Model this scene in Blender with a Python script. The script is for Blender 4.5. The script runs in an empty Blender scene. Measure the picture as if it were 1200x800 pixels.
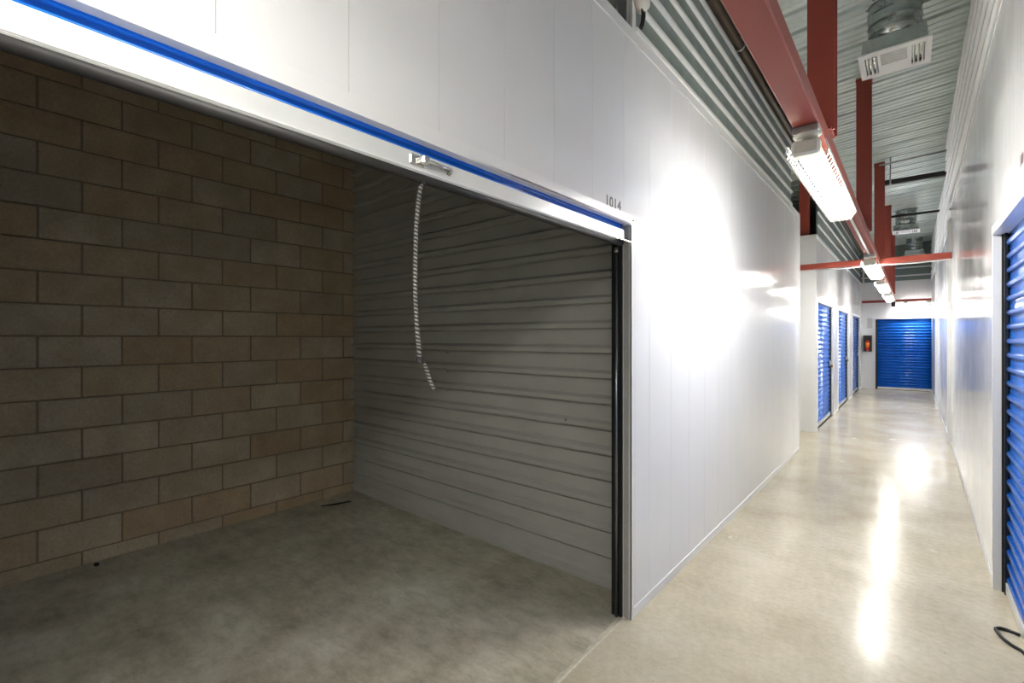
import bpy, math, random
from mathutils import Vector, Matrix
random.seed(7)
R = math.radians
scene = bpy.context.scene
C = scene.collection

# ------------------------------------------------------------------ camera
cam_d = bpy.data.cameras.new('camera'); cam = bpy.data.objects.new('camera', cam_d); C.objects.link(cam)
cam.location = (0, 0, 1.5); cam.rotation_euler = (R(90), 0, R(40.2))
cam_d.sensor_width = 36; cam_d.lens = 554 / 1200 * 36; cam_d.shift_y = -4 / 1200
cam_d.clip_start = 0.02; cam_d.clip_end = 100
scene.camera = cam
# ------------------------------------------------------------------ world, exposure
w = bpy.data.worlds.new('world'); scene.world = w; w.use_nodes = True
bg = w.node_tree.nodes['Background']; bg.inputs[0].default_value = (0, 0, 0, 1); bg.inputs[1].default_value = 0.0   # windowless building: only its lamps light it
vs = scene.view_settings
vs.view_transform = 'Standard'; vs.look = 'None'; vs.exposure = 1.3; vs.gamma = 1.0; vs.use_curve_mapping = False
LAMP = 47.0            # emission of a corridor lamp's diffuser

# ------------------------------------------------------------------ key dimensions (metres)
XL, XR, XB = -1.142, 0.38, -4.18
Y_SIDE, Y_END1, Y_BLK2, Y_FAR, Y_REAR = 2.56, 7.29, 8.86, 17.6, -5.6
OP0, OP1, HEAD = -0.11, 2.327, 2.103
WTOP = 3.10
def roof_z(x): return 4.2 + 0.06 * x

# ------------------------------------------------------------------ materials
def lin(r, g, b):
    f = lambda v: (v / 255 / 12.92) if v / 255 <= 0.04045 else ((v / 255 + 0.055) / 1.055) ** 2.4
    return (f(r), f(g), f(b), 1)
class NT:
    def __init__(s, name):
        s.m = bpy.data.materials.new(name); s.m.use_nodes = True
        s.t = s.m.node_tree; s.b = s.t.nodes['Principled BSDF']
    def n(s, kind, **kw):
        x = s.t.nodes.new(kind)
        for k, v in kw.items():
            if k.startswith('i_'):
                x.inputs[k[2:].replace('_', ' ')].default_value = v
            else: setattr(x, k, v)
        return x
    def l(s, a, b): s.t.links.new(a, b)
    def pos(s, scale=(1, 1, 1)):
        g = s.n('ShaderNodeNewGeometry'); m = s.n('ShaderNodeMapping'); m.inputs['Scale'].default_value = scale
        s.l(g.outputs['Position'], m.inputs['Vector']); return m.outputs[0]
    def noise(s, scale, detail=4, rough=0.55, stretch=(1, 1, 1)):
        x = s.n('ShaderNodeTexNoise'); x.inputs['Scale'].default_value = scale
        x.inputs['Detail'].default_value = detail; x.inputs['Roughness'].default_value = rough
        s.l(s.pos(stretch), x.inputs['Vector']); return x.outputs['Fac']
    def ramp(s, fac, stops):
        r = s.n('ShaderNodeValToRGB'); e = r.color_ramp.elements
        while len(e) < len(stops): e.new(0.5)
        for i, (p, c) in enumerate(stops): e[i].position = p; e[i].color = c
        s.l(fac, r.inputs[0]); return r.outputs[0]
    def mix(s, fac, a, b, mode='MIX'):
        x = s.n('ShaderNodeMix', data_type='RGBA', blend_type=mode)
        for v, i in ((fac, 0), (a, 6), (b, 7)):
            if isinstance(v, (int, float)): x.inputs[i].default_value = v
            elif isinstance(v, tuple): x.inputs[i].default_value = v
            else: s.l(v, x.inputs[i])
        return x.outputs[2]
    def bump(s, h, strength, dist=0.01):
        b = s.n('ShaderNodeBump'); b.inputs['Strength'].default_value = strength; b.inputs['Distance'].default_value = dist
        s.l(h, b.inputs['Height']); s.l(b.outputs[0], s.b.inputs['Normal'])
    def col(s, v):
        if isinstance(v, tuple): s.b.inputs['Base Color'].default_value = v
        else: s.l(v, s.b.inputs['Base Color'])
    def set(s, rough=None, metal=None, coat=None):
        for k, v in (('Roughness', rough), ('Metallic', metal), ('Coat Weight', coat)):
            if v is None: continue
            if isinstance(v, (int, float)): s.b.inputs[k].default_value = v
            else: s.l(v, s.b.inputs[k])
def simple(name, rgb, rough=0.5, metal=0.0, var=0.08, scale=6, bump=0.0, bscale=80, stretch=(1, 1, 1)):
    t = NT(name); c = lin(*rgb)
    d = tuple(max(0, x * (1 - var)) for x in c[:3]) + (1,); e = tuple(min(1, x * (1 + var)) for x in c[:3]) + (1,)
    t.col(t.ramp(t.noise(scale, 4, 0.6, stretch), [(0.3, d), (0.7, e)])); t.set(rough, metal)
    if bump: t.bump(t.noise(bscale, 3), bump, 0.004)
    return t.m
M = {}
# glossy white painted steel panels: slightly wavy sheet
def wall_white(name, rgb, wave):
    t = NT(name); c = lin(*rgb)
    t.col(t.ramp(t.noise(1.7, 3), [(0.3, tuple(x * 0.97 for x in c[:3]) + (1,)), (0.7, c)]))
    t.set(t.ramp(t.noise(3, 3), [(0.3, (0.10,) * 3 + (1,)), (0.7, (0.17,) * 3 + (1,))]))
    t.bump(t.noise(1.0, 2, 0.5, (9, 9, 0.7)), wave, 0.02); t.b.inputs['Specular IOR Level'].default_value = 0.28
    return t.m
M['white'] = wall_white('white_enamel_panel', (230, 231, 231), 0.07)
M['trim'] = simple('white_trim_enamel', (226, 227, 226), 0.3, 0, 0.02)
M['core'] = simple('panel_backing', (176, 176, 174), 0.6)
M['galv'] = None
def galv(name, a, b, rough=0.34, metal=0.85, scale=5, stretch=(1, 1, 1), bmp=0.02):
    t = NT(name)
    v = t.n('ShaderNodeTexVoronoi'); v.inputs['Scale'].default_value = 35; t.l(t.pos(), v.inputs['Vector'])
    sp = t.n('ShaderNodeSeparateColor'); t.l(v.outputs['Color'], sp.inputs[0])
    base = t.ramp(t.noise(scale, 5, 0.65, stretch), [(0.25, lin(*a)), (0.75, lin(*b))])
    t.col(t.mix(0.12, base, t.ramp(sp.outputs[0], [(0.2, lin(*a)), (0.8, lin(*b))])))
    t.set(t.ramp(t.noise(8, 4), [(0.3, (rough - 0.08,) * 3 + (1,)), (0.7, (rough + 0.1,) * 3 + (1,))]), metal)
    
    if bmp: t.bump(t.noise(9, 2), bmp, 0.01)
    return t.m
M['deck'] = galv('galvanised_roof_deck', (172, 185, 179), (222, 230, 225), 0.4, 0.5, 2, (0.5, 3, 1), 0.0)
M['corr'] = galv('galvalume_upper_wall', (112, 124, 118), (134, 146, 140), 0.4, 0.2)
M['rail'] = simple('white_rail_paint', (232, 234, 232), 0.35, 0, 0.02)
M['corr_white'] = simple('white_upper_wall', (222, 224, 222), 0.35, 0, 0.03)
M['liner'] = simple('grey_liner_steel', (180, 181, 174), 0.3, 0.0, 0.06, 3, 0.03, 30)
M['duct'] = galv('galvanised_duct', (165, 170, 168), (215, 220, 218), 0.22, 0.95)
M['galvbox'] = galv('galvanised_box', (150, 152, 150), (200, 202, 200), 0.4, 0.8)
M['red'] = simple('red_oxide_primer', (152, 66, 52), 0.5, 0, 0.06, 5, 0.05, 40)
M['brown'] = simple('brown_iron_pipe', (74, 62, 50), 0.42, 0.35, 0.25, 8)
M['dark_steel'] = simple('dark_steel', (48, 47, 46), 0.5, 0.3, 0.15)
M['black'] = simple('black_rubber', (18, 18, 19), 0.45, 0, 0.1)
M['blackgloss'] = simple('black_cable', (16, 16, 16), 0.3, 0, 0.1)
M['blue'] = simple('blue_door_enamel', (26, 100, 198), 0.22, 0, 0.05, 3)
M['bar'] = simple('white_bottom_bar', (214, 216, 214), 0.3, 0.1, 0.02)
M['chrome'] = simple('zinc_plated_steel', (190, 190, 186), 0.22, 0.95, 0.05)
M['tube'] = simple('guide_tube_steel', (120, 124, 130), 0.25, 0.9, 0.05)
M['brass'] = simple('brass', (190, 150, 50), 0.3, 0.9, 0.05)
M['housing'] = simple('white_lamp_housing', (222, 220, 208), 0.4, 0, 0.03)
M['vent_white'] = simple('white_register_paint', (232, 230, 226), 0.4, 0, 0.02)
M['ink'] = simple('grey_lettering', (104, 100, 100), 0.6, 0, 0.05, 60)
M['ink_red'] = simple('maroon_lettering', (92, 60, 62), 0.6, 0, 0.05, 60)
M['orange'] = simple('orange_print', (238, 126, 30), 0.45, 0, 0.06)
M['redpaint'] = simple('red_paint', (190, 38, 34), 0.35, 0, 0.05)
M['charcoal'] = simple('charcoal_cabinet', (66, 64, 62), 0.45, 0, 0.06)
M['sign_grey'] = simple('grey_sign', (186, 186, 186), 0.4, 0, 0.03)
M['rope_dark'] = simple('dark_rope_strand', (56, 56, 55), 0.9, 0, 0.15, 90)
M['rope_light'] = simple('white_rope_strand', (156, 155, 148), 0.9, 0, 0.1, 90)
M['debris'] = simple('debris', (40, 36, 32), 0.8)
t = NT('lamp_diffuser'); t.col((0.9, 0.9, 0.88, 1)); t.b.inputs['Emission Color'].default_value = (1.0, 0.975, 0.93, 1)
t.b.inputs['Emission Strength'].default_value = LAMP; M['lamp'] = t.m
# split-face grey/tan concrete masonry, one tint per block
t = NT('concrete_block')
oi = t.n('ShaderNodeObjectInfo')
tint = t.ramp(oi.outputs['Random'], [(0.0, lin(172, 151, 122)), (0.3, lin(175, 156, 128)), (0.55, lin(173, 158, 133)), (0.8, lin(178, 166, 145)), (1.0, lin(163, 150, 129))])
fine = t.ramp(t.noise(60, 6, 0.7), [(0.3, (0.78,) * 3 + (1,)), (0.65, (1.06,) * 3 + (1,))])
big = t.ramp(t.noise(5, 4), [(0.3, (0.84, 0.82, 0.78, 1)), (0.7, (1.06,) * 3 + (1,))])
pit = t.ramp(t.noise(28, 3, 0.8), [(0.26, (0.55, 0.5, 0.45, 1)), (0.33, (1, 1, 1, 1))])
t.col(t.mix(1.0, t.mix(1.0, t.mix(1.0, tint, fine, 'MULTIPLY'), big, 'MULTIPLY'), pit, 'MULTIPLY'))
t.set(0.88); t.bump(t.noise(90, 6, 0.75), 0.35, 0.004); M['block'] = t.m
M['mortar'] = simple('mortar', (122, 112, 94), 0.95, 0, 0.12, 30, 0.3, 120)
# polished beige corridor concrete
t = NT('polished_concrete')
a = t.ramp(t.noise(1.6, 6, 0.6), [(0.3, lin(180, 170, 148)), (0.55, lin(198, 190, 169)), (0.75, lin(208, 202, 184))])
b = t.ramp(t.noise(26, 5, 0.7), [(0.35, (0.88, 0.87, 0.85, 1)), (0.6, (1.0,) * 3 + (1,))])
sp = t.ramp(t.noise(70, 2, 0.5), [(0.24, (0.5, 0.46, 0.4, 1)), (0.29, (1, 1, 1, 1))])
t.col(t.mix(1.0, t.mix(1.0, a, b, 'MULTIPLY'), sp, 'MULTIPLY'))
t.set(t.ramp(t.noise(3.5, 5, 0.65), [(0.3, (0.15,) * 3 + (1,)), (0.7, (0.28,) * 3 + (1,))]), None, 0.0)
t.b.inputs['Specular IOR Level'].default_value = 0.24
t.bump(t.noise(3.2, 4, 0.6), 0.05, 0.02); M['floor'] = t.m
# rough grey-green slab inside the unit
t = NT('unit_slab')
a = t.ramp(t.noise(1.9, 7, 0.68), [(0.32, lin(150, 143, 125)), (0.5, lin(186, 181, 163)), (0.66, lin(210, 207, 191))])
b = t.ramp(t.noise(7, 6, 0.75, (1, 2.2, 1)), [(0.33, (0.72, 0.71, 0.68, 1)), (0.55, (1.0,) * 3 + (1,)), (0.8, (1.06,) * 3 + (1,))])
sp = t.ramp(t.noise(45, 3, 0.6), [(0.25, (0.45, 0.42, 0.38, 1)), (0.31, (1, 1, 1, 1))])
t.col(t.mix(1.0, t.mix(1.0, a, b, 'MULTIPLY'), sp, 'MULTIPLY'))
t.set(t.ramp(t.noise(4, 5), [(0.3, (0.34,) * 3 + (1,)), (0.7, (0.55,) * 3 + (1,))])); t.bump(t.noise(25, 5, 0.7), 0.12, 0.004); M['slab'] = t.m
M['joint_edge'] = simple('chipped_concrete_edge', (196, 190, 172), 0.7, 0, 0.15, 25, 0.3, 60)

# ------------------------------------------------------------------ mesh helpers
class MB:
    def __init__(s): s.v = []; s.f = []; s.sm = []
    def add(s, vs, fs, smooth=False):
        o = len(s.v); s.v += [tuple(p) for p in vs]; s.f += [tuple(i + o for i in f) for f in fs]; s.sm += [smooth] * len(fs); return s
    def box(s, x0, x1, y0, y1, z0, z1):
        vs = [(x, y, z) for z in (z0, z1) for y in (y0, y1) for x in (x0, x1)]
        return s.add(vs, [(0, 2, 3, 1), (4, 5, 7, 6), (0, 1, 5, 4), (2, 6, 7, 3), (0, 4, 6, 2), (1, 3, 7, 5)])
    def bbox(s, x0, x1, y0, y1, z0, z1, b):
        """box with chamfered edges"""
        cx, cy, cz = (x0 + x1) / 2, (y0 + y1) / 2, (z0 + z1) / 2
        hx, hy, hz = (x1 - x0) / 2, (y1 - y0) / 2, (z1 - z0) / 2
        vs = []; idx = {}
        for sx in (-1, 1):
            for sy in (-1, 1):
                for sz in (-1, 1):
                    for a in range(3):
                        e = [hx - b, hy - b, hz - b]; e[a] += b
                        idx[(sx, sy, sz, a)] = len(vs); vs.append((cx + sx * e[0], cy + sy * e[1], cz + sz * e[2]))
        fs = []
        I = lambda g, a: idx[(g[0], g[1], g[2], a)]
        for a in range(3):
            o = [i for i in range(3) if i != a]
            for sg in (-1, 1):
                q = []
                for p, r in ((-1, -1), (1, -1), (1, 1), (-1, 1)):
                    g = [0, 0, 0]; g[a] = sg; g[o[0]] = p; g[o[1]] = r; q.append(I(g, a))
                fs.append(tuple(q))
            for p in (-1, 1):
                for r in (-1, 1):
                    g0 = [0, 0, 0]; g0[a] = -1; g0[o[0]] = p; g0[o[1]] = r; g1 = list(g0); g1[a] = 1
                    fs.append((I(g0, o[0]), I(g0, o[1]), I(g1, o[1]), I(g1, o[0])))
        for sx in (-1, 1):
            for sy in (-1, 1):
                for sz in (-1, 1):
                    fs.append(tuple(I((sx, sy, sz), a) for a in range(3)))
        return s.add(vs, fs)
    def prism(s, prof, axis, a, b, smooth=False):
        """closed profile [(p,q)] swept along axis from a to b; axis x: (y,z), y: (x,z), z: (x,y)"""
        mk = {'x': lambda t, p, q: (t, p, q), 'y': lambda t, p, q: (p, t, q), 'z': lambda t, p, q: (p, q, t)}[axis]
        n = len(prof); vs = [mk(a, p, q) for p, q in prof] + [mk(b, p, q) for p, q in prof]
        s.add(vs, [(i, (i + 1) % n, n + (i + 1) % n, n + i) for i in range(n)], smooth)
        o = len(s.v) - 2 * n
        s.f += [tuple(o + i for i in range(n))[::-1], tuple(o + n + i for i in range(n))]; s.sm += [False, False]
        return s
    def tube(s, pts, r, n=8, caps=True):
        pts = [Vector(p) for p in pts]; rings = []; up = None
        for i, p in enumerate(pts):
            d = (pts[min(i + 1, len(pts) - 1)] - pts[max(i - 1, 0)]).normalized()
            if up is None:
                up = Vector((0, 0, 1)) if abs(d.z) < 0.9 else Vector((1, 0, 0))
            x = d.cross(up).normalized(); up = x.cross(d).normalized()
            rr = r[i] if isinstance(r, (list, tuple)) else r
            rings.append([p + (x * math.cos(2 * math.pi * k / n) + up * math.sin(2 * math.pi * k / n)) * rr for k in range(n)])
        vs = [q for g in rings for q in g]; fs = []
        for i in range(len(rings) - 1):
            for k in range(n):
                fs.append((i * n + k, i * n + (k + 1) % n, (i + 1) * n + (k + 1) % n, (i + 1) * n + k))
        s.add(vs, fs, True)
        if caps:
            o = len(s.v) - len(vs); s.f += [tuple(o + k for k in range(n))[::-1], tuple(o + len(vs) - n + k for k in range(n))]; s.sm += [False, False]
        return s
    def plate(s, axis, t0, t1, P, Q, holes):
        """slab t0..t1 on axis, spanning P x Q, with rectangular holes (p0,p1,q0,q1)"""
        ps = sorted({P[0], P[1]} | {min(max(v, P[0]), P[1]) for h in holes for v in h[:2]})
        qs = sorted({Q[0], Q[1]} | {min(max(v, Q[0]), Q[1]) for h in holes for v in h[2:]})
        for i in range(len(ps) - 1):
            q0 = None
            for j in range(len(qs)):
                solid = j < len(qs) - 1 and not any(h[0] <= (ps[i] + ps[i + 1]) / 2 <= h[1] and h[2] <= (qs[j] + qs[j + 1]) / 2 <= h[3] for h in holes)
                if solid and q0 is None: q0 = qs[j]
                if not solid and q0 is not None:
                    a, b, c, d = ps[i], ps[i + 1], q0, qs[j]; q0 = None
                    if axis == 'x': s.box(t0, t1, a, b, c, d)
                    elif axis == 'y': s.box(a, b, t0, t1, c, d)
                    else: s.box(a, b, c, d, t0, t1)
        return s
    def mesh(s, name):
        me = bpy.data.meshes.new(name); me.from_pydata(s.v, [], s.f)
        me.polygons.foreach_set('use_smooth', s.sm); me.update()
        import bmesh
        bm = bmesh.new(); bm.from_mesh(me); bmesh.ops.recalc_face_normals(bm, faces=bm.faces); bm.to_mesh(me); bm.free()
        return me
    def build(s, name, mat, parent=None, loc=None):
        me = s.mesh(name); me.materials.append(M[mat]); return obj(name, me, parent, loc)
def obj(name, me, parent=None, loc=None, rz=0):
    o = bpy.data.objects.new(name, me); C.objects.link(o)
    if parent: o.parent = parent
    if loc: o.location = loc
    if rz: o.rotation_euler.z = rz
    return o
def tag(o, label, cat, group=None, kind=None):
    o['label'] = label; o['category'] = cat
    if group: o['group'] = group
    if kind: o['kind'] = kind
    return o
def empty(name, loc=(0, 0, 0), rz=0):
    o = bpy.data.objects.new(name, None); C.objects.link(o); o.location = loc; o.rotation_euler = (0, 0, rz); o.empty_display_size = 0.1; return o
def mesh_of(mb, name, mat):
    me = mb.mesh(name); me.materials.append(M[mat]); return me

# ------------------------------------------------------------------ floors
m = MB().box(-1.175, 0.62, Y_REAR, Y_FAR + 0.1, -0.12, 0).box(-4.3, -1.175, Y_END1 - 0.05, Y_BLK2 + 0.05, -0.12, 0)
tag(m.build('floor', 'floor'), 'polished beige concrete floor of the corridor', 'floor', kind='structure')
fs_ = tag(MB().box(-4.4, -1.175, -0.6, 2.7, -0.12, 0.0).build('floor_unit', 'slab'), 'rough grey concrete slab inside the open storage unit', 'floor', kind='structure')
# chipped edge where the slabs meet
m = MB(); y = OP0; vs = []; n = 60
for i in range(n + 1):
    yy = OP0 + (OP1 - OP0) * i / n; a = random.uniform(0.010, 0.03); b = random.uniform(0.004, 0.012)
    vs += [(-1.178 - a, yy, 0.0008), (-1.178, yy, 0.004), (-1.178 + b, yy, 0.0008)]
fs = []
for i in range(n):
    for k in (0, 1): fs.append((3 * i + k, 3 * i + k + 1, 3 * i + 4 + k, 3 * i + 3 + k))
m.add(vs, fs).build('slab_edge', 'joint_edge', fs_)

# ------------------------------------------------------------------ roof deck: one steel pan per 305 mm
cl = MB().box(-4.5, 0.75, Y_REAR - 0.1, Y_FAR + 0.2, 0.062, 0.09).build('ceiling', 'deck')
cl.location = (0, 0, 4.2); cl.rotation_euler = (0, -math.atan(0.06), 0)
tag(cl, 'galvanised ribbed steel roof deck over the corridor', 'ceiling', kind='structure')
P = 0.3048
prof = [(0, 0), (0.07, 0), (0.078, 0.008), (0.094, 0.008), (0.102, 0), (0.165, 0), (0.173, 0.008), (0.189, 0.008), (0.197, 0), (0.247, 0), (0.262, 0.036), (0.289, 0.036), (P + 0.0005, 0.0), (P + 0.0005, 0.062), (0, 0.062)]
deck = mesh_of(MB().prism(prof, 'x', -4.5, 0.75), 'deck_panel', 'deck')
y = Y_REAR
while y < Y_FAR + 0.1:
    obj('deck_panel', deck, cl, (0, y, 0)); y += P

# ------------------------------------------------------------------ wall_back: concrete block wall, every block a piece
COURSE, BL, GAP = 0.2035, 0.4172, 0.010
wb = tag(MB().box(XB - 0.2, XB - 0.008, -0.75, 2.75, -0.05, 3.72).build('wall_back', 'mortar'), 'tan concrete block wall closing the open unit', 'wall', kind='structure')
blk = mesh_of(MB().bbox(-0.06, 0, GAP / 2, BL - GAP / 2, GAP / 2, COURSE - GAP / 2, 0.0035), 'concrete_block', 'block')
half = mesh_of(MB().bbox(-0.06, 0, GAP / 2, BL - GAP / 2, 0.0, 0.09 - GAP / 2, 0.0035), 'concrete_block_cut', 'block')
for k in range(-1, 18):
    z0 = 0.09 + COURSE * k
    ph = 0.551 + (0 if k % 2 else BL / 2)
    for j in range(-4, 5):
        y0 = ph + BL * j
        if y0 > 2.58 or y0 + BL < -0.65: continue
        dx = random.uniform(-0.002, 0.002)
        if k == -1: obj('concrete_block', half, wb, (XB + dx, y0, 0.0))
        elif y0 + BL > 2.60:     # block cut at the liner wall
            pass_me = mesh_of(MB().bbox(-0.06, 0, GAP / 2, 2.60 - y0, GAP / 2, COURSE - GAP / 2, 0.0035), 'concrete_block_end', 'block')
            obj('concrete_block', pass_me, wb, (XB + dx, y0, z0))
        else: obj('concrete_block', blk, wb, (XB + dx, y0, z0))

# ------------------------------------------------------------------ ribbed liner walls of the unit: one strip per rib
RP = 0.1524
def rib_profile(sign=1, d=0.024):
    # (out, z) for one period; rib centred at z=0 with its flat above it
    return [(-0.011, -0.030), (d, -0.022), (d, 0.006), (0, 0.026), (0, RP - 0.041), (-0.011, RP - 0.041), (-0.011, RP - 0.0296), (-0.012, RP - 0.0296), (-0.012, -0.030)]
def liner(name, y, facing, label):
    wl = tag(MB().box(XB - 0.02, XL - 0.06, min(y, y - facing * 0.02) , max(y, y - facing * 0.02), 0, 3.7).build(name, 'core'), label, 'wall', kind='structure')
    wl.location = (0, 0, 0)
    pr = [(y + facing * (o + 0.012), z) for o, z in rib_profile()]
    me = mesh_of(MB().prism(pr, 'x', XB - 0.02, XL - 0.075), 'liner_strip', 'liner')
    foot = mesh_of(MB().prism([(y, 0.0), (y + facing * 0.026, 0.0), (y + facing * 0.03, 0.022), (y + facing * 0.012, 0.05), (y, 0.05)], 'x', XB - 0.02, XL - 0.075), 'base_angle', 'liner')
    for k in range(0, 24): obj('liner_strip', me, wl, (0, 0, 0.062 + RP * k))
    obj('base_angle', foot, wl)
    return wl
wsd = liner('wall_side', Y_SIDE, -1, 'grey ribbed steel partition beside the block wall')
liner('wall_side_opposite', -0.49, 1, 'grey ribbed steel partition at the hidden end of the open unit')
for x, z in [(-2.824, 1.234 + RP * k) for k in range(-6, 3)]:
    MB().tube([(x, Y_SIDE - 0.012, z), (x, Y_SIDE - 0.018, z)], 0.006, 8).build('screw', 'galvbox', wsd)
MB().tube([(-1.682, Y_SIDE - 0.01, 0.979), (-1.682, Y_SIDE - 0.03, 0.979)], 0.011, 8).tube([(-1.682, Y_SIDE - 0.03, 0.979), (-1.682, Y_SIDE - 0.045, 0.979)], 0.006, 8).build('bolt', 'chrome', wsd)
tag(MB().box(XB - 0.1, XL - 0.05, -0.6, 2.66, 3.70, 3.73).build('ceiling_unit_shade_lid', 'core'), 'unseen flat lid added over the open storage unit to keep its top dark', 'ceiling', kind='structure')  # added lid, unseen: blocks light from above so the upper unit stays dark

# ------------------------------------------------------------------ panelled corridor walls
PW = 0.3145
def panel_wall(name, label, y0, y1, ztop, x_face, facing, seam, holes=(), thick=0.04, base=True, loc=None, rz=0):
    """wall along Y whose face is at x_face, facing +1/-1 in X; holes (y0,y1,z0,z1)"""
    core = MB().plate('x', *sorted((x_face - facing * 0.011, x_face - facing * thick)), (y0, y1), (0, ztop), list(holes))
    wl = tag(core.build(name, 'core'), label, 'wall', kind='structure')
    if loc: wl.location = loc; wl.rotation_euler.z = rz
    k = math.floor((y0 - seam) / PW)
    while seam + PW * k < y1:
        a, b = max(y0, seam + PW * k + 0.0007), min(y1, seam + PW * (k + 1) - 0.0007); k += 1
        if b - a < 0.004: continue
        MB().plate('x', *sorted((x_face, x_face - facing * 0.012)), (a, b), (0, ztop), list(holes)).build('wall_panel', 'white', wl)
    # cap channel on top and base channel
    MB().box(*sorted((x_face + facing * 0.006, x_face - facing * thick)), y0, y1, ztop - 0.012, ztop + 0.05).build('cap_channel', 'trim', wl)
    if base:
        segs = []; c = y0
        for h in sorted(holes):
            if h[2] <= 0.01: segs.append((c, h[0])); c = h[1]
        segs.append((c, y1)); mm = MB()
        for a, b in segs:
            if b - a > 0.02: mm.prism([(x_face - facing * 0.003, 0), (x_face + facing * 0.004, 0), (x_face + facing * 0.004, 0.052), (x_face - facing * 0.003, 0.056)], 'y', a, b)
        mm.build('base_channel', 'trim', wl)
    return wl
panel_wall('wall_left', 'long glossy white panel wall around the open storage unit', Y_REAR, Y_END1, WTOP, XL, 1, 0.365, [(OP0, OP1, 0, HEAD)])
MB().box(XL - 0.04, XL + 0.004, Y_END1 - 0.002, Y_END1 + 0.02, 0, WTOP).build('end_cap', 'trim', bpy.data.objects['wall_left'])
# end wall of the first block along the cross aisle
def cross_wall(name, label, x0, x1, y_face, facing, ztop, seam, holes=()):
    core = MB().plate('y', *sorted((y_face - facing * 0.011, y_face - facing * 0.04)), (x0, x1), (0, ztop), list(holes))
    wl = tag(core.build(name, 'core'), label, 'wall', kind='structure')
    k = math.floor((x0 - seam) / PW)
    while seam + PW * k < x1:
        a, b = max(x0, seam + PW * k + 0.0007), min(x1, seam + PW * (k + 1) - 0.0007); k += 1
        if b - a < 0.004: continue
        MB().plate('y', *sorted((y_face, y_face - facing * 0.012)), (a, b), (0, ztop), list(holes)).build('wall_panel', 'white', wl)
    MB().box(x0, x1, *sorted((y_face + facing * 0.006, y_face - facing * 0.04)), ztop - 0.012, ztop + 0.05).build('cap_channel', 'trim', wl)
    return wl
cross_wall('wall_aisle_near', 'white panel wall on the near side of the cross aisle', -4.3, XL - 0.04, Y_END1 + 0.012, 1, WTOP, -1.2)
X2 = -1.155
cross_wall('wall_aisle_far', 'narrow white end wall facing along the corridor past the cross aisle', -4.3, X2 - 0.001, Y_BLK2, -1, WTOP, X2)
tag(MB().box(-4.34, -4.3, Y_END1, Y_BLK2 + 0.05, 0, 3.3).build('wall_aisle_end', 'white'), 'white wall closing the cross aisle', 'wall', kind='structure')
D2 = [(9.0, 11.0), (11.8, 13.95), (14.9, 17.0)]
panel_wall('wall_left_far', 'white panel wall with three blue doors past the cross aisle', Y_BLK2 + 0.013, Y_FAR, WTOP, X2, 1, Y_BLK2, [(a, b, 0, 2.09) for a, b in D2])
D6 = (-0.817, 0.60)
cross_wall('wall_far', 'white wall around the wide blue door at the corridor end', X2 - 0.02, 0.62, Y_FAR, -1, WTOP, -0.9, [(D6[0], D6[1], 0, 2.06)])
# corridor wall opposite the open unit (runs very slightly off parallel)
RW = (0.378, 4.018, 0); RA = -0.0094
panel_wall('wall_right', 'glossy white panel wall between the near blue door and the pilaster', 0.0, 5.0, 3.34, 0.0, -1, 0.1, loc=RW, rz=RA)
panel_wall('wall_right_near', 'white panel wall above and before the near blue door', Y_REAR, 4.016, 3.34, 0.378, -1, 4.018, [(1.88, 4.018, 0, 2.12)])
tag(MB().box(0.60, 0.72, Y_REAR - 0.1, Y_FAR + 0.2, 0, 4.4).build('wall_outer', 'core'), 'outer wall behind the units opposite', 'wall', kind='structure')
tag(MB().box(-4.6, 0.72, Y_FAR + 0.1, Y_FAR + 0.2, 0, 4.4).box(-4.6, -4.45, Y_REAR - 0.2, Y_FAR + 0.2, 0, 4.4).box(-4.6, 0.72, Y_REAR - 0.2, Y_REAR - 0.1, 0, 4.4).box(-4.45, XL - 0.06, Y_REAR - 0.1, Y_FAR + 0.1, -0.3, -0.13).build('wall_shell', 'core'), 'building shell around the storage units', 'wall', kind='structure')
panel_wall('wall_right_far', 'white panel wall beyond the first pilaster', 9.12, Y_FAR, WTOP, 0.425, -1, 9.12)
for i, y in enumerate((9.02, 13.5)):
    p = MB().box(0.385, 0.46, y, y + 0.1, 0, WTOP + 0.05).build('trim_%d' % (i + 1), 'trim')
    tag(p, ['white steel pilaster where the red cross beam meets the wall', 'slim white pilaster nearer the corridor end'][i], 'pilaster', kind='structure')
    MB().box(0.381, 0.385, y + 0.006, y + 0.094, 0.0, 0.08).build('base_shoe', 'trim', p)
tag(MB().box(-1.3, 0.62, Y_REAR - 0.05, Y_REAR, 0, 4.3).build('wall_rear', 'white'), 'white wall closing the corridor behind the viewer', 'wall', kind='structure')

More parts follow.
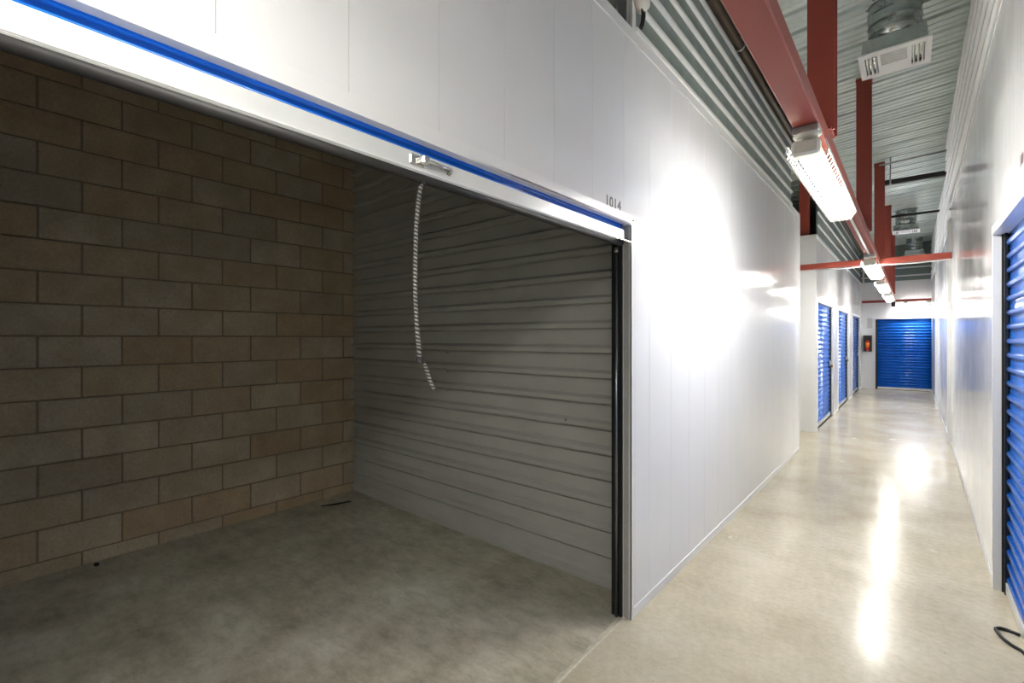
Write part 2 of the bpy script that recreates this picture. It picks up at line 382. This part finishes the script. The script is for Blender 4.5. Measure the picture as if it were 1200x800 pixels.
# ------------------------------------------------------------------ ribbed upper walls between panel tops and roof deck
def upper(name, label, x, facing, y0, y1, z0, n, mat, amp=0.038, period=0.148):
    wl = tag(MB().box(*sorted((x, x - facing * 0.02)), y0, y1, z0 - 0.03, 4.28).build(name, 'core'), label, 'wall', kind='structure')
    pr = [(0, -0.034), (amp, -0.028), (amp, 0.004), (0, 0.030), (0, period - 0.034 + 0.0006), (-0.012, period - 0.034 + 0.0006), (-0.012, -0.034)]
    me = mesh_of(MB().prism([(x + facing * (o + 0.012), z) for o, z in pr], 'y', y0, y1), 'rib_strip', mat)
    for k in range(n): obj('rib_strip', me, wl, (0, 0, z0 + period * k))
    return wl
def railed(name, label, x, facing, y0, y1, zs, back):
    """grey sheet with white rails across it"""
    wl = tag(MB().box(*sorted((x, x - facing * 0.02)), y0, y1, WTOP + 0.03, roof_z(x) + 0.04).build(name, back), label, 'wall', kind='structure')
    me = mesh_of(MB().prism([(x, -0.014), (x + facing * 0.020, -0.010), (x + facing * 0.020, 0.012), (x + facing * 0.014, 0.014), (x, 0.014)], 'y', y0, y1), 'rail', 'rail')
    for z in zs: obj('rail', me, wl, (0, 0, z))
    return wl
railed('wall_left_upper', 'grey green sheet wall with white rails above the long white wall', XL - 0.006, 1, 2.38, 6.74, [3.165 + 0.148 * k for k in range(6)], 'corr')
railed('wall_left_far_upper', 'grey green sheet wall with white rails above the three blue doors', X2 - 0.03, 1, 9.2, Y_FAR, [3.36, 3.575, 3.79, 4.0], 'corr')
upper('wall_right_upper', 'ribbed white sheet wall above the wall opposite the open unit', 0.400, -1, Y_REAR, 9.0, 3.42, 6, 'corr_white', 0.03)
upper('wall_right_far_upper', 'ribbed sheet wall above the pilasters', 0.46, -1, 9.12, Y_FAR, 3.19, 7, 'corr_white')
# far end: dark ribbed sheet with pale ribs
wu = tag(MB().box(X2 - 0.1, 0.62, Y_FAR + 0.02, Y_FAR + 0.06, 3.12, 4.3).build('wall_far_upper', 'corr'), 'grey sheet with pale rails above the wide blue door', 'wall', kind='structure')
for z in (3.27, 3.5, 3.74): MB().box(X2, 0.46, Y_FAR - 0.03, Y_FAR + 0.02, z, z + 0.035).build('rail', 'trim', wu)
MB().box(-1.12, -1.08, Y_FAR - 0.04, Y_FAR, 3.14, 4.1).build('stile', 'trim', wu)

# ------------------------------------------------------------------ roll-up doors; local x = width, -y = out of the wall
SP = 0.082
def slat_profile(p=SP, d=0.016):
    pts = [(0, 0)]
    for i in range(7):
        a = math.pi * i / 6; pts.append((-d * math.sin(a) ** 0.8 if 0 < i < 6 else 0, 0.012 + 0.017 - 0.017 * math.cos(a)))
    pts += [(0, p + 0.0004), (0.006, p + 0.0004), (0.006, 0)]
    return pts
def rollup(name, label, loc, rz, w, h, mat, each=False, rec=0.06, latch=None, bar='bar', guide='dark_steel'):
    d = tag(empty(name, loc, rz), label, 'door', kind='structure')
    n = int((h - 0.06) / SP) + 1
    if each:
        me = mesh_of(MB().prism([(rec + y, z) for y, z in slat_profile()], 'x', 0.02, w - 0.02, True), 'slat', mat)
        for k in range(n): obj('slat', me, d, (0, 0, 0.06 + SP * k))
    else:
        m = MB()
        for k in range(n): m.prism([(rec + y, 0.06 + SP * k + z) for y, z in slat_profile()], 'x', 0.02, w - 0.02, True)
        m.build('curtain', mat, d)
    MB().box(0.02, w - 0.02, rec - 0.018, rec + 0.012, 0.012, 0.072).build('bottom_bar', bar, d)
    MB().box(0.02, w - 0.02, rec - 0.01, rec + 0.006, 0.0, 0.014).build('bottom_seal', 'black', d)
    for x in (0, w):
        s = 1 if x == 0 else -1
        MB().box(*sorted((x, x + s * 0.05)), rec - 0.022, rec - 0.008, 0, h).box(*sorted((x, x + s * 0.05)), rec + 0.018, rec + 0.03, 0, h).box(*sorted((x, x + s * 0.012)), rec - 0.03, rec + 0.03, 0, h).build('guide', guide, d)
        MB().box(*sorted((x - s * 0.045, x)), -0.006, 0.0, 0, h).box(*sorted((x - s * 0.004, x + s * 0.002)), -0.006, 0.045, 0, h).build('jamb_trim', 'trim', d)
    MB().box(-0.045, w + 0.045, -0.008, 0, h, h + 0.05).box(0, w, -0.008, rec, h - 0.006, h + 0.004).build('head_trim', 'trim', d)
    if latch:
        lx, lz = latch
        lt = MB().bbox(lx - 0.06, lx + 0.06, rec - 0.03, rec - 0.014, lz - 0.045, lz + 0.045, 0.006).build('latch_plate', 'chrome', d)
        MB().bbox(lx - 0.1, lx + 0.1, rec - 0.042, rec - 0.028, lz - 0.012, lz + 0.012, 0.004).build('slide_bolt', 'brass', lt)
    return d
rollup('door_2', 'bright blue roll-up door opposite the open unit', (0.378, 4.018, 0), R(-90), 2.138, 2.12, 'blue', True, latch=(1.9, 1.0), guide='black')
for i, (a, b) in enumerate(D2):
    rollup('door_%d' % (i + 3), ['blue roll-up door next to the cross aisle', 'blue roll-up door in the middle of the row of three', 'blue roll-up door beside the corridor end wall'][i],
           (X2, a, 0), R(90), b - a, 2.09, 'blue', latch=(b - a - 0.16, 1.02))
rollup('door_6', 'wide cobalt blue roll-up door at the corridor end', (D6[0], Y_FAR, 0), 0, D6[1] - D6[0], 2.06, 'blue')

# ------------------------------------------------------------------ the open door of unit 1014: rolled up, only bar and two slats hang below the head
d1 = tag(empty('door_1', (XL, OP0, 0), R(90)), 'rolled-up blue door with white bottom bar over the open unit', 'door', kind='structure')
W1 = OP1 - OP0
me = mesh_of(MB().prism([(0.036 + y * 0.8, z * 0.36) for y, z in slat_profile()], 'x', 0.03, W1 - 0.03, True), 'slat', 'blue')
for k in range(5): obj('slat', me, d1, (0, 0, 2.064 + 0.0295 * k))
bar = MB().prism([(0.022, 2.014), (0.030, 2.008), (0.052, 2.008), (0.052, 2.070), (0.020, 2.070), (0.020, 2.018)], 'x', 0.03, W1 - 0.03).build('bottom_bar', 'bar', d1)
MB().prism([(0.0185, 2.0165), (0.0205, 2.0165), (0.0205, 2.0215), (0.0185, 2.0215)], 'x', 0.03, W1 - 0.03).build('bar_bead', 'trim', bar)
MB().tube([(0.03, 0.039, 2.004), (W1 - 0.03, 0.039, 2.004)], 0.016, 10).build('bottom_seal', 'dark_steel', d1)
MB().prism([(0.052, 2.012), (0.10, 2.012), (0.10, 2.02), (0.052, 2.02)], 'x', 0.03, W1 - 0.03).build('bar_angle', 'galvbox', d1)
# head trim: proud angle with underside, mitred ends
MB().box(-0.03, W1 + 0.03, -0.007, 0, HEAD, HEAD + 0.047).box(0, W1, -0.007, 0.034, HEAD - 0.002, HEAD + 0.006).build('head_trim', 'trim', d1)
for x in (0, W1):
    s = 1 if x == 0 else -1
    MB().box(*sorted((x - s * 0.03, x)), -0.005, 0, 0, HEAD).box(*sorted((x, x - s * 0.004)), -0.005, 0.045, 0, HEAD).build('jamb_trim', 'trim', d1)
    g = MB().box(*sorted((x, x + s * 0.010)), 0.044, 0.062, 0, 2.08).box(*sorted((x, x + s * 0.012)), 0.088, 0.105, 0, 2.08).build('guide', 'black', d1)
    MB().box(*sorted((x, x + s * 0.004)), 0.062, 0.088, 0, 2.08).build('guide_liner', 'tube', g)
    MB().tube([(x + s * 0.014, 0.075, 0.0), (x + s * 0.014, 0.075, 1.97)], 0.011, 10).build('guide_tube', 'tube', d1)
    MB().tube([(x + s * 0.014, 0.075, 1.96), (x + s * 0.014, 0.075, 1.985)], 0.014, 10).build('tube_end', 'chrome', d1)
    st = MB().box(*sorted((x - s * 0.0, x + s * 0.12)), -0.004, 0.05, 2.008, 2.012).box(*sorted((x + s * 0.116, x + s * 0.12)), 0.016, 0.02, 2.008, 2.045).build('stop_plate', 'chrome', d1)
    MB().tube([(x + s * 0.06, 0.02, 2.012), (x + s * 0.06, 0.02, 2.022)], 0.007, 6).build('stop_bolt', 'chrome', st)
    MB().tube([(x - s * 0.015, -0.007, HEAD + 0.023), (x - s * 0.015, -0.011, HEAD + 0.023)], 0.005, 8).build('trim_screw', 'dark_steel', d1)
MB().tube([(0.02, 0.30, 2.36), (W1 - 0.02, 0.30, 2.36)], 0.20, 20).build('door_coil', 'blue', d1)
# slide latch on the bar
lx0 = 0.896 - OP0
lt = MB().bbox(lx0 - 0.004, lx0 + 0.052, 0.014, 0.022, 2.028, 2.062, 0.004).build('latch_plate', 'chrome', d1)
MB().bbox(lx0 + 0.030, lx0 + 0.060, -0.006, 0.016, 2.034, 2.062, 0.005).build('latch_hasp', 'chrome', lt)
MB().tube([(lx0 + 0.05, 0.006, 2.050), (lx0 + 0.155, 0.006, 2.046)], 0.006, 8).tube([(lx0 + 0.155, 0.006, 2.047), (lx0 + 0.155, 0.02, 2.036)], 0.0075, 8).build('latch_handle', 'chrome', lt)

# pull rope: two helical strands
ctrl = [(0.956, 1.995), (0.944, 1.94), (0.934, 1.86), (0.930, 1.76), (0.929, 1.66), (0.934, 1.56), (0.943, 1.47), (0.950, 1.432), (0.964, 1.418), (0.978, 1.39), (0.990, 1.36), (1.003, 1.335)]
cum = [0.0]
for p, q in zip(ctrl, ctrl[1:]): cum.append(cum[-1] + math.hypot(p[0] - q[0], p[1] - q[1]))
def along(t):
    L = t * cum[-1]; i = max(k for k in range(len(cum) - 1) if cum[k] <= L + 1e-9); t = (i + (L - cum[i]) / (cum[i + 1] - cum[i])) / (len(ctrl) - 1)
    t *= len(ctrl) - 1; i = min(int(t), len(ctrl) - 2); f = t - i
    p = [ctrl[max(i - 1, 0)], ctrl[i], ctrl[i + 1], ctrl[min(i + 2, len(ctrl) - 1)]]
    cr = lambda a, b, c, d: 0.5 * (2 * b + (c - a) * f + (2 * a - 5 * b + 4 * c - d) * f * f + (3 * b - a - 3 * c + d) * f ** 3)
    return cr(*[q[0] for q in p]), cr(*[q[1] for q in p])
rope = tag(empty('pull_rope', (-1.18, 0.956, 1.335)), 'black and white twisted pull rope hanging from the bottom bar', 'rope')
N = 420
for st_, (mat, off) in enumerate((('rope_dark', 0), ('rope_light', math.pi))):
    pts = []
    for i in range(N + 1):
        y_, z_ = along(i / N); ph = off + i / N * 2 * math.pi * 56
        pts.append((0.0036 * math.cos(ph), y_ - 0.956 + 0.0036 * math.sin(ph), z_ - 1.335))
    MB().tube(pts, 0.0042, 6).build('strand', mat, rope)
kn = MB(); y_, z_ = along(0.835)
for a in range(3):
    kn.tube([(0.009 * math.cos(q), y_ - 0.956 + 0.009 * math.sin(q), z_ - 1.335 + 0.006 * (a - 1)) for q in [i * math.pi / 5 for i in range(11)]], 0.005, 6)
kn.build('knot', 'rope_dark', rope)
MB().tube([(0, 0.0, 0.648), (0, 0.0, 0.672)], [0.011, 0.007], 8).build('rope_tie', 'black', rope)

# ------------------------------------------------------------------ unit numbers
def number(text, name, label, loc, rz, size, mat):
    cu = bpy.data.curves.new(name, 'FONT'); cu.body = text; cu.size = size; cu.extrude = 0.0006; cu.offset = size * 0.018; cu.space_character = 1.1
    tmp = bpy.data.objects.new('tmp', cu); C.objects.link(tmp)
    me = bpy.data.meshes.new_from_object(tmp.evaluated_get(bpy.context.evaluated_depsgraph_get())); bpy.data.objects.remove(tmp)
    me.materials.clear(); me.materials.append(M[mat])
    o = obj(name, me, None, loc); o.rotation_euler = (R(90), 0, rz); return tag(o, label, 'number')
number('1014', 'unit_number', 'grey number 1014 on the white wall at the open unit', (XL + 0.0008, 2.056, 2.150), R(90), 0.076, 'ink')
number('10', 'unit_number', 'maroon number on the white wall above the near blue door', (0.378 - 0.0008, 3.14, 2.275), R(-90), 0.076, 'ink_red')

# ------------------------------------------------------------------ red steel: beam, cross beams, posts
XBM = -0.392; BZ = 2.53
def tag_beam(o, label): return tag(o, label, 'beam')
def channel(x0, x1, y0, y1, z0, z1): return MB().bbox(x0, x1, y0, y1, z0, z1, 0.006)
bm_ = channel(-0.447, -0.337, Y_REAR, 17.45, BZ, BZ + 0.085).build('steel_beam', 'red'); tag_beam(bm_, 'long red steel beam running along the corridor above the lamps')
xb = channel(-4.3, 0.40, 8.30, 8.38, 2.53, 2.61).build('cross_beam', 'red'); tag_beam(xb, 'orange red cross beam spanning the corridor at the cross aisle')
xb = channel(-1.12, 0.42, 17.35, 17.43, 2.53, 2.60).build('cross_beam', 'red'); tag_beam(xb, 'red cross beam in front of the end wall above the blue door')
xb = channel(XL - 0.05, -0.447, 2.60, 2.68, 2.535, 2.60)
def h_post(h, w=0.125):
    t = 0.012; a = w / 2
    return MB().box(-a, a, -a, -a + t, 0, h).box(-a, a, a - t, a, 0, h).box(-a * 0.12, a * 0.12, -a + t, a - t, 0, h).box(-0.05, 0.05, -a - 0.02, a + 0.02, 0, 0.012).box(-a - 0.004, a + 0.004, -a - 0.004, a + 0.004, h - 0.05, h)
pb = BZ + 0.083; ph_ = roof_z(-0.38) + 0.01 - pb
pm = mesh_of(h_post(ph_), 'steel_post', 'red')
for y, lb in ((0.02, 'dark red post on the beam overhead behind the viewer'), (3.09, 'dark red post standing on the beam above the nearest lamp'), (6.10, 'dark red post on the beam below the first air register'), (9.2, 'dark red post on the beam carrying the dark tie'), (12.25, 'slim dark red post on the beam near the second air duct'), (15.3, 'farthest dark red post on the beam by the end wall')):
    tag(obj('steel_post', pm, None, (-0.375, y, pb)), lb, 'post')
pm2 = mesh_of(h_post(roof_z(-1.34) - WTOP - 0.02, 0.13), 'steel_post', 'red')
tag(obj('steel_post', pm2, None, (-1.34, 9.02, WTOP + 0.04)), 'orange red post on top of the wall at the cross aisle', 'post')
# dark ties from posts to the wall opposite
tag(MB().bbox(-0.31, 0.46, 9.17, 9.25, 3.83, 3.90, 0.005).build('tie_bar', 'dark_steel'), 'dark steel tie from post to wall with hanger rod beside it', 'tie bar')
tag(MB().bbox(-0.31, 0.46, 12.24, 12.29, 3.93, 3.97, 0.004).build('tie_bar', 'dark_steel'), 'thin dark tie near the second air duct', 'tie bar')
tag(MB().tube([(-0.24, 9.0, 3.78), (-0.24, 9.0, roof_z(-0.24) + 0.03)], 0.009, 8).tube([(-0.24, 9.0, 3.775), (-0.24, 9.0, 3.79)], 0.016, 6).build('hanger_rod', 'galvbox'), 'thin hanger rod hanging from the roof deck by the dark tie', 'rod')
tag(MB().tube([(-0.37, 8.95, 4.08), (0.44, 8.95, 4.12)], 0.014, 8).build('conduit', 'galvbox'), 'thin grey conduit under the roof deck above the dark tie', 'conduit')
# brown sprinkler pipe under the roof on the open-unit side
pp = empty('sprinkler_pipe', (-1.06, 0, 3.86)); tag(pp, 'dark brown pipe running along the top of the ribbed wall', 'pipe')
MB().tube([(0, Y_REAR, 0), (0, 17.4, 0)], 0.036, 12).build('pipe', 'brown', pp)
for y in (1.2, 4.1, 7.1, 10.2, 13.2):
    MB().tube([(0, y, 0), (0, y + 0.02, 0)], 0.040, 12).build('clip', 'galvbox', pp)
    MB().tube([(0, y + 0.01, 0.03), (0, y + 0.01, roof_z(-1.06) - 3.86 + 0.02)], 0.006, 6).build('hanger', 'brown', pp)
tag(MB().prism([(-1.005, 3.84), (-0.985, 3.84), (-0.985, 3.93), (-1.0, 3.93), (-1.0, 3.855), (-1.005, 3.855)], 'y', Y_REAR, 17.4).build('steel_angle', 'brown'), 'brown steel angle running beside the dark pipe', 'angle')

# ------------------------------------------------------------------ corridor lamps with wire guards
def lamp(loc, rz, L, label, group, guard=True, detail=False, name='light_fixture'):
    t = empty(name, loc, rz); tag(t, label, 'light', group)
    h = L / 2
    # local: y along, z=0 underside of beam
    MB().prism([(-0.05, -0.075), (0.05, -0.075), (0.050, -0.092), (0.046, -0.101), (-0.046, -0.101), (-0.050, -0.092)], 'y', -h + 0.02, h - 0.06).build('housing', 'housing', t)
    prof = [(0.050 * math.cos(a), -0.100 - 0.036 * math.sin(a) ** 0.6) for a in [math.pi * i / 10 for i in range(11)]]
    MB().prism(prof, 'y', -h + 0.07, h - 0.08, True).build('diffuser_offscreen' if name.endswith('_offscreen') else 'diffuser', 'lamp', t)
    MB().bbox(-0.06, 0.06, -h, -h + 0.075, -0.145, -0.07, 0.012).build('end_cap', 'housing', t)
    MB().bbox(-0.055, 0.055, h - 0.085, h - 0.05, -0.15, -0.075, 0.01).build('end_cap', 'housing', t)
    for y in (-h + 0.06, h - 0.2):
        b = MB().bbox(-0.055, 0.055, y - 0.05, y + 0.05, -0.036, 0.0, 0.004).build('junction_box', 'galvbox', t)
        MB().tube([(0, y, -0.052), (0, y, -0.036)], [0.05, 0.062], 16).build('canopy', 'housing', b)
        MB().tube([(0.012, y, -0.08), (0.012, y, -0.05)], 0.007, 6).tube([(-0.012, y, -0.08), (-0.012, y, -0.05)], 0.007, 6).build('hook', 'housing', b)
    if guard:
        cs = [(-0.080, -0.082), (-0.092, -0.128), (-0.060, -0.178), (0.060, -0.178), (0.092, -0.128), (0.080, -0.082)]
        g = MB(); n = int(L / 0.062); y0, y1 = -h + 0.03, h
        for i in range(n + 1):
            y = y0 + (y1 - y0) * i / n
            for (a, b), (c, d) in zip(cs, cs[1:]):
                g.tube([(a, y, b), (c, y, d)], 0.0030, 4, False)
        for a, b in cs: g.tube([(a, y0, b), (a, y1, b)], 0.0030, 4, False)
        for f in (0.5,):
            for (a, b), (c, d) in zip(cs, cs[1:]): g.tube([(a + (c - a) * f, y0, b + (d - b) * f)] + [(a + (c - a) * f, y1, b + (d - b) * f)], 0.002, 4, False)
        for z in [-0.09 - 0.0117 * i for i in range(7)]:    # far end grille
            wd = 0.08 if z > -0.125 else 0.08 - (-0.125 - z) / 0.047 * 0.032
            g.tube([(-wd, y1, z), (wd, y1, z)], 0.0026, 4, False)
        gd = g.build('wire_guard', 'housing', t)
    return t
LG = 'lamps under the long red beam'
lamp((XBM, 3.40, BZ), 0, 1.5, 'caged white strip lamp nearest the open unit', None, True, True)
lamp((XBM, 7.95, BZ), 0, 1.5, 'caged strip lamp just before the orange red cross beam', None)
lamp((XBM, 10.7, BZ), 0, 1.5, 'caged strip lamp just past the orange red cross beam', None)
lamp((XBM, 13.55, BZ), 0, 1.5, 'caged strip lamp last under the long beam before the end wall', None)
# next lamp of the row, overhead: its glare shows on the bottom bar of the open door
lamp((XBM, -0.42, BZ), 0, 1.4, 'caged strip lamp of the same row above the viewer', None, name='light_fixture_offscreen')
lamp((0.05, 17.39, 2.53), R(90), 0.75, 'short bright lamp across the corridor over the wide blue door', None, False)
tag(MB().tube([(XBM - 0.003, 4.1, BZ - 0.012), (XBM - 0.003, 7.25, BZ - 0.012)], 0.011, 8).build('conduit', 'trim'), 'white conduit under the beam joining the first two lamps', 'conduit')
tag(MB().tube([(-0.34, 8.31, 2.515), (0.0, 8.32, 2.505), (0.38, 8.32, 2.52)], 0.009, 8).tube([(-1.12, 8.31, 2.52), (-0.75, 8.31, 2.505), (-0.45, 8.31, 2.515)], 0.009, 8).build('conduit', 'trim'), 'white cable clipped under the orange red cross beam', 'cable')
tag(MB().bbox(-0.44, -0.35, 17.33, 17.47, 2.40, 2.53, 0.01).build('beam_bracket', 'dark_steel'), 'dark bracket under the far end of the long beam', 'bracket')

# ------------------------------------------------------------------ ducts with registers
def duct(cx, cy, label, detail=True):
    z0 = 3.74; t = empty('air_duct', (cx, cy, z0)); tag(t, label, 'air duct')
    rad = 0.172; top = roof_z(cx) - z0 + 0.02
    pts = [0.13]; rr = [rad]; z = 0.13
    while z < top - 0.001:
        z2 = min(z + 0.085, top); pts += [z2 - 0.012, z2 - 0.006, z2]; rr += [rad, rad + 0.006, rad]; z = z2
    MB().tube([(0, 0, p) for p in pts], rr, 28).build('duct_pipe', 'duct', t)
    MB().tube([(0, 0, top - 0.03), (0, 0, top + 0.02)], [rad + 0.012, rad + 0.05], 28).build('roof_collar', 'duct', t)
    bt = MB()
    lo = [(-0.205, -0.195), (0.205, -0.195), (0.205, 0.195), (-0.205, 0.195)]; hi = [(p * 0.94, q * 0.94) for p, q in lo]
    bt.add([(p, q, 0.012) for p, q in lo] + [(p, q, 0.135) for p, q in hi], [(0, 1, 5, 4), (1, 2, 6, 5), (2, 3, 7, 6), (3, 0, 4, 7), (4, 5, 6, 7)]).build('boot', 'duct', t)
    holes = [(-0.185, -0.105, -0.16, 0.16), (0.105, 0.185, -0.16, 0.16), (-0.085, 0.080, -0.17, 0.03)]
    rg = MB().plate('z', 0, 0.012, (-0.225, 0.225), (-0.22, 0.22), holes).build('register', 'vent_white', t)
    MB().box(-0.2, 0.2, -0.19, 0.19, 0.030, 0.034).build('register_back', 'duct', rg)
    for x0 in (-0.172, -0.145, -0.118, 0.118, 0.145, 0.172):
        MB().prism([(x0 - 0.004, 0.0), (x0 + 0.004, 0.0), (x0 + 0.010, 0.024), (x0 + 0.004, 0.024)], 'y', -0.16, 0.16).build('louvre', 'vent_white', rg)
    for i in range(8):
        y = -0.158 + 0.0245 * i
        MB().prism([(y - 0.008, 0.002), (y + 0.003, 0.0), (y + 0.010, 0.014), (y + 0.006, 0.016)], 'x', -0.085, 0.08).build('louvre', 'vent_white', rg)
duct(-0.105, 4.90, 'round galvanised duct with a white register nearest the open unit')
duct(-0.09, 13.0, 'round galvanised duct with a white register above the orange red cross beam')
duct(0.06, 16.9, 'round galvanised duct by the end wall')

# ------------------------------------------------------------------ things at the far end
fc = empty('extinguisher_cabinet', (-0.995, Y_FAR, 1.10)); tag(fc, 'charcoal wall cabinet holding a red extinguisher beside the wide blue door', 'cabinet')
MB().plate('y', -0.10, -0.085, (-0.105, 0.105), (0, 0.48), [(-0.075, 0.075, 0.03, 0.45)]).build('door_frame', 'charcoal', fc)
MB().box(-0.10, 0.10, -0.02, 0, 0.005, 0.475).box(-0.10, -0.085, -0.085, -0.02, 0.005, 0.475).box(0.085, 0.10, -0.085, -0.02, 0.005, 0.475).box(-0.085, 0.085, -0.085, -0.02, 0.005, 0.02).box(-0.085, 0.085, -0.085, -0.02, 0.46, 0.475).build('box', 'charcoal', fc)
ex = empty('fire_extinguisher', (-0.995, Y_FAR - 0.06, 1.125)); tag(ex, 'small red fire extinguisher with orange label inside the charcoal cabinet', 'extinguisher')
MB().tube([(0, 0, 0), (0, 0, 0.01), (0, 0, 0.26), (0, 0, 0.30), (0, 0, 0.32)], [0.045, 0.052, 0.052, 0.03, 0.018], 16).build('cylinder', 'redpaint', ex)
MB().tube([(0, 0, 0.10), (0, 0, 0.24)], 0.0535, 16).build('label_band', 'orange', ex)
MB().box(-0.01, 0.05, -0.008, 0.008, 0.33, 0.345).box(-0.012, 0.012, -0.01, 0.01, 0.315, 0.335).build('handle', 'black', ex)
tag(MB().bbox(-1.0, -0.885, Y_FAR - 0.012, Y_FAR, 1.80, 2.10, 0.003).build('notice_plate', 'sign_grey'), 'plain grey plate on the end wall above the charcoal cabinet', 'sign')

# brass padlocks hanging from the latches of the far doors
for i, (a, b) in enumerate(D2[:2]):
    p = empty('padlock', (X2 - 0.06 + 0.06, b - 0.18, 0.945)); tag(p, ['brass padlock on the blue door next to the cross aisle', 'brass padlock on the middle blue door of the three'][i], 'padlock')
    MB().bbox(-0.012, 0.012, -0.024, 0.024, 0, 0.045, 0.004).build('body', 'brass', p)
    MB().tube([(0, 0.016 * math.cos(q), 0.045 + 0.03 * math.sin(q)) for q in [math.pi * k / 8 for k in range(9)]], 0.004, 6).build('shackle', 'chrome', p)

# ------------------------------------------------------------------ gap above the unit: stud, white detector, cables
tag(MB().box(XL - 0.05, XL + 0.002, 2.275, 2.30, WTOP + 0.04, 4.1).box(XL - 0.05, XL - 0.046, 2.25, 2.30, WTOP + 0.04, 4.1).build('steel_stud', 'galvbox'), 'galvanised stud beside the ribbed sheet above unit 1014', 'stud')
tag(MB().box(XL - 0.04, XL + 0.004, 2.345, 2.385, WTOP + 0.04, 4.1).build('steel_stud', 'trim'), 'white stud at the edge of the ribbed sheet above unit 1014', 'stud')
dt = empty('smoke_detector', (XL + 0.03, 2.41, 3.335)); tag(dt, 'round white detector with black wires on the white stud', 'detector')
MB().tube([(-0.03, 0, 0), (-0.01, 0, 0), (0.02, 0, 0), (0.03, 0, 0)], [0.065, 0.068, 0.055, 0.03], 18).build('body', 'housing', dt)
for k in range(3):
    MB().tube([(0, 0.02 * k - 0.01, -0.05), (0.004, 0.016 * k - 0.012, -0.09), (-0.006, 0.012 * k + 0.0, -0.125), (-0.016, 0.01 * k, -0.150)], 0.0045, 6).build('wire', 'black', dt)

# ------------------------------------------------------------------ loose cable and debris on the floor
pts = [(0.60, 3.50, 0.006), (0.50, 3.51, 0.006), (0.433, 3.50, 0.006), (0.375, 3.50, 0.006), (0.340, 3.475, 0.006), (0.330, 3.45, 0.006), (0.338, 3.41, 0.006), (0.352, 3.36, 0.006), (0.378, 3.31, 0.006), (0.42, 3.27, 0.006), (0.47, 3.25, 0.006)]
pts = [(min(x, 0.40 if i < 3 else 0.365) if x > 0.365 else x, y, z) for i, (x, y, z) in enumerate(pts)]
cab = [(0.415, 3.46, 0.006), (0.39, 3.475, 0.006), (0.36, 3.48, 0.006), (0.338, 3.47, 0.006), (0.330, 3.45, 0.006), (0.336, 3.41, 0.006), (0.350, 3.36, 0.006), (0.374, 3.32, 0.006), (0.405, 3.285, 0.006), (0.415, 3.20, 0.006), (0.40, 3.05, 0.006), (0.36, 2.95, 0.006)]
sm = []
for i in range(len(cab) - 1):
    for j in range(4):
        f = j / 4; p = [cab[max(i - 1, 0)], cab[i], cab[i + 1], cab[min(i + 2, len(cab) - 1)]]
        sm.append(tuple(0.5 * (2 * p[1][a] + (p[2][a] - p[0][a]) * f + (2 * p[0][a] - 5 * p[1][a] + 4 * p[2][a] - p[3][a]) * f * f + (3 * p[1][a] - p[0][a] - 3 * p[2][a] + p[3][a]) * f ** 3) for a in range(3)))
tag(MB().tube([(x, y, 0.0085) for x, y, z in sm], 0.0085, 8).build('power_cable', 'blackgloss'), 'loop of black cable lying on the floor by the near blue door', 'cable')
tag(MB().tube([(-4.02, 2.12, 0.004), (-3.96, 2.22, 0.005), (-3.93, 2.36, 0.004)], [0.004, 0.009, 0.005], 6).build('wood_splinter', 'debris'), 'thin dark splinter on the slab near the block wall corner', 'debris')
tag(MB().bbox(-4.12, -4.09, 0.60, 0.625, 0, 0.018, 0.004).build('debris_chip', 'debris'), 'small black chip at the foot of the block wall', 'debris')
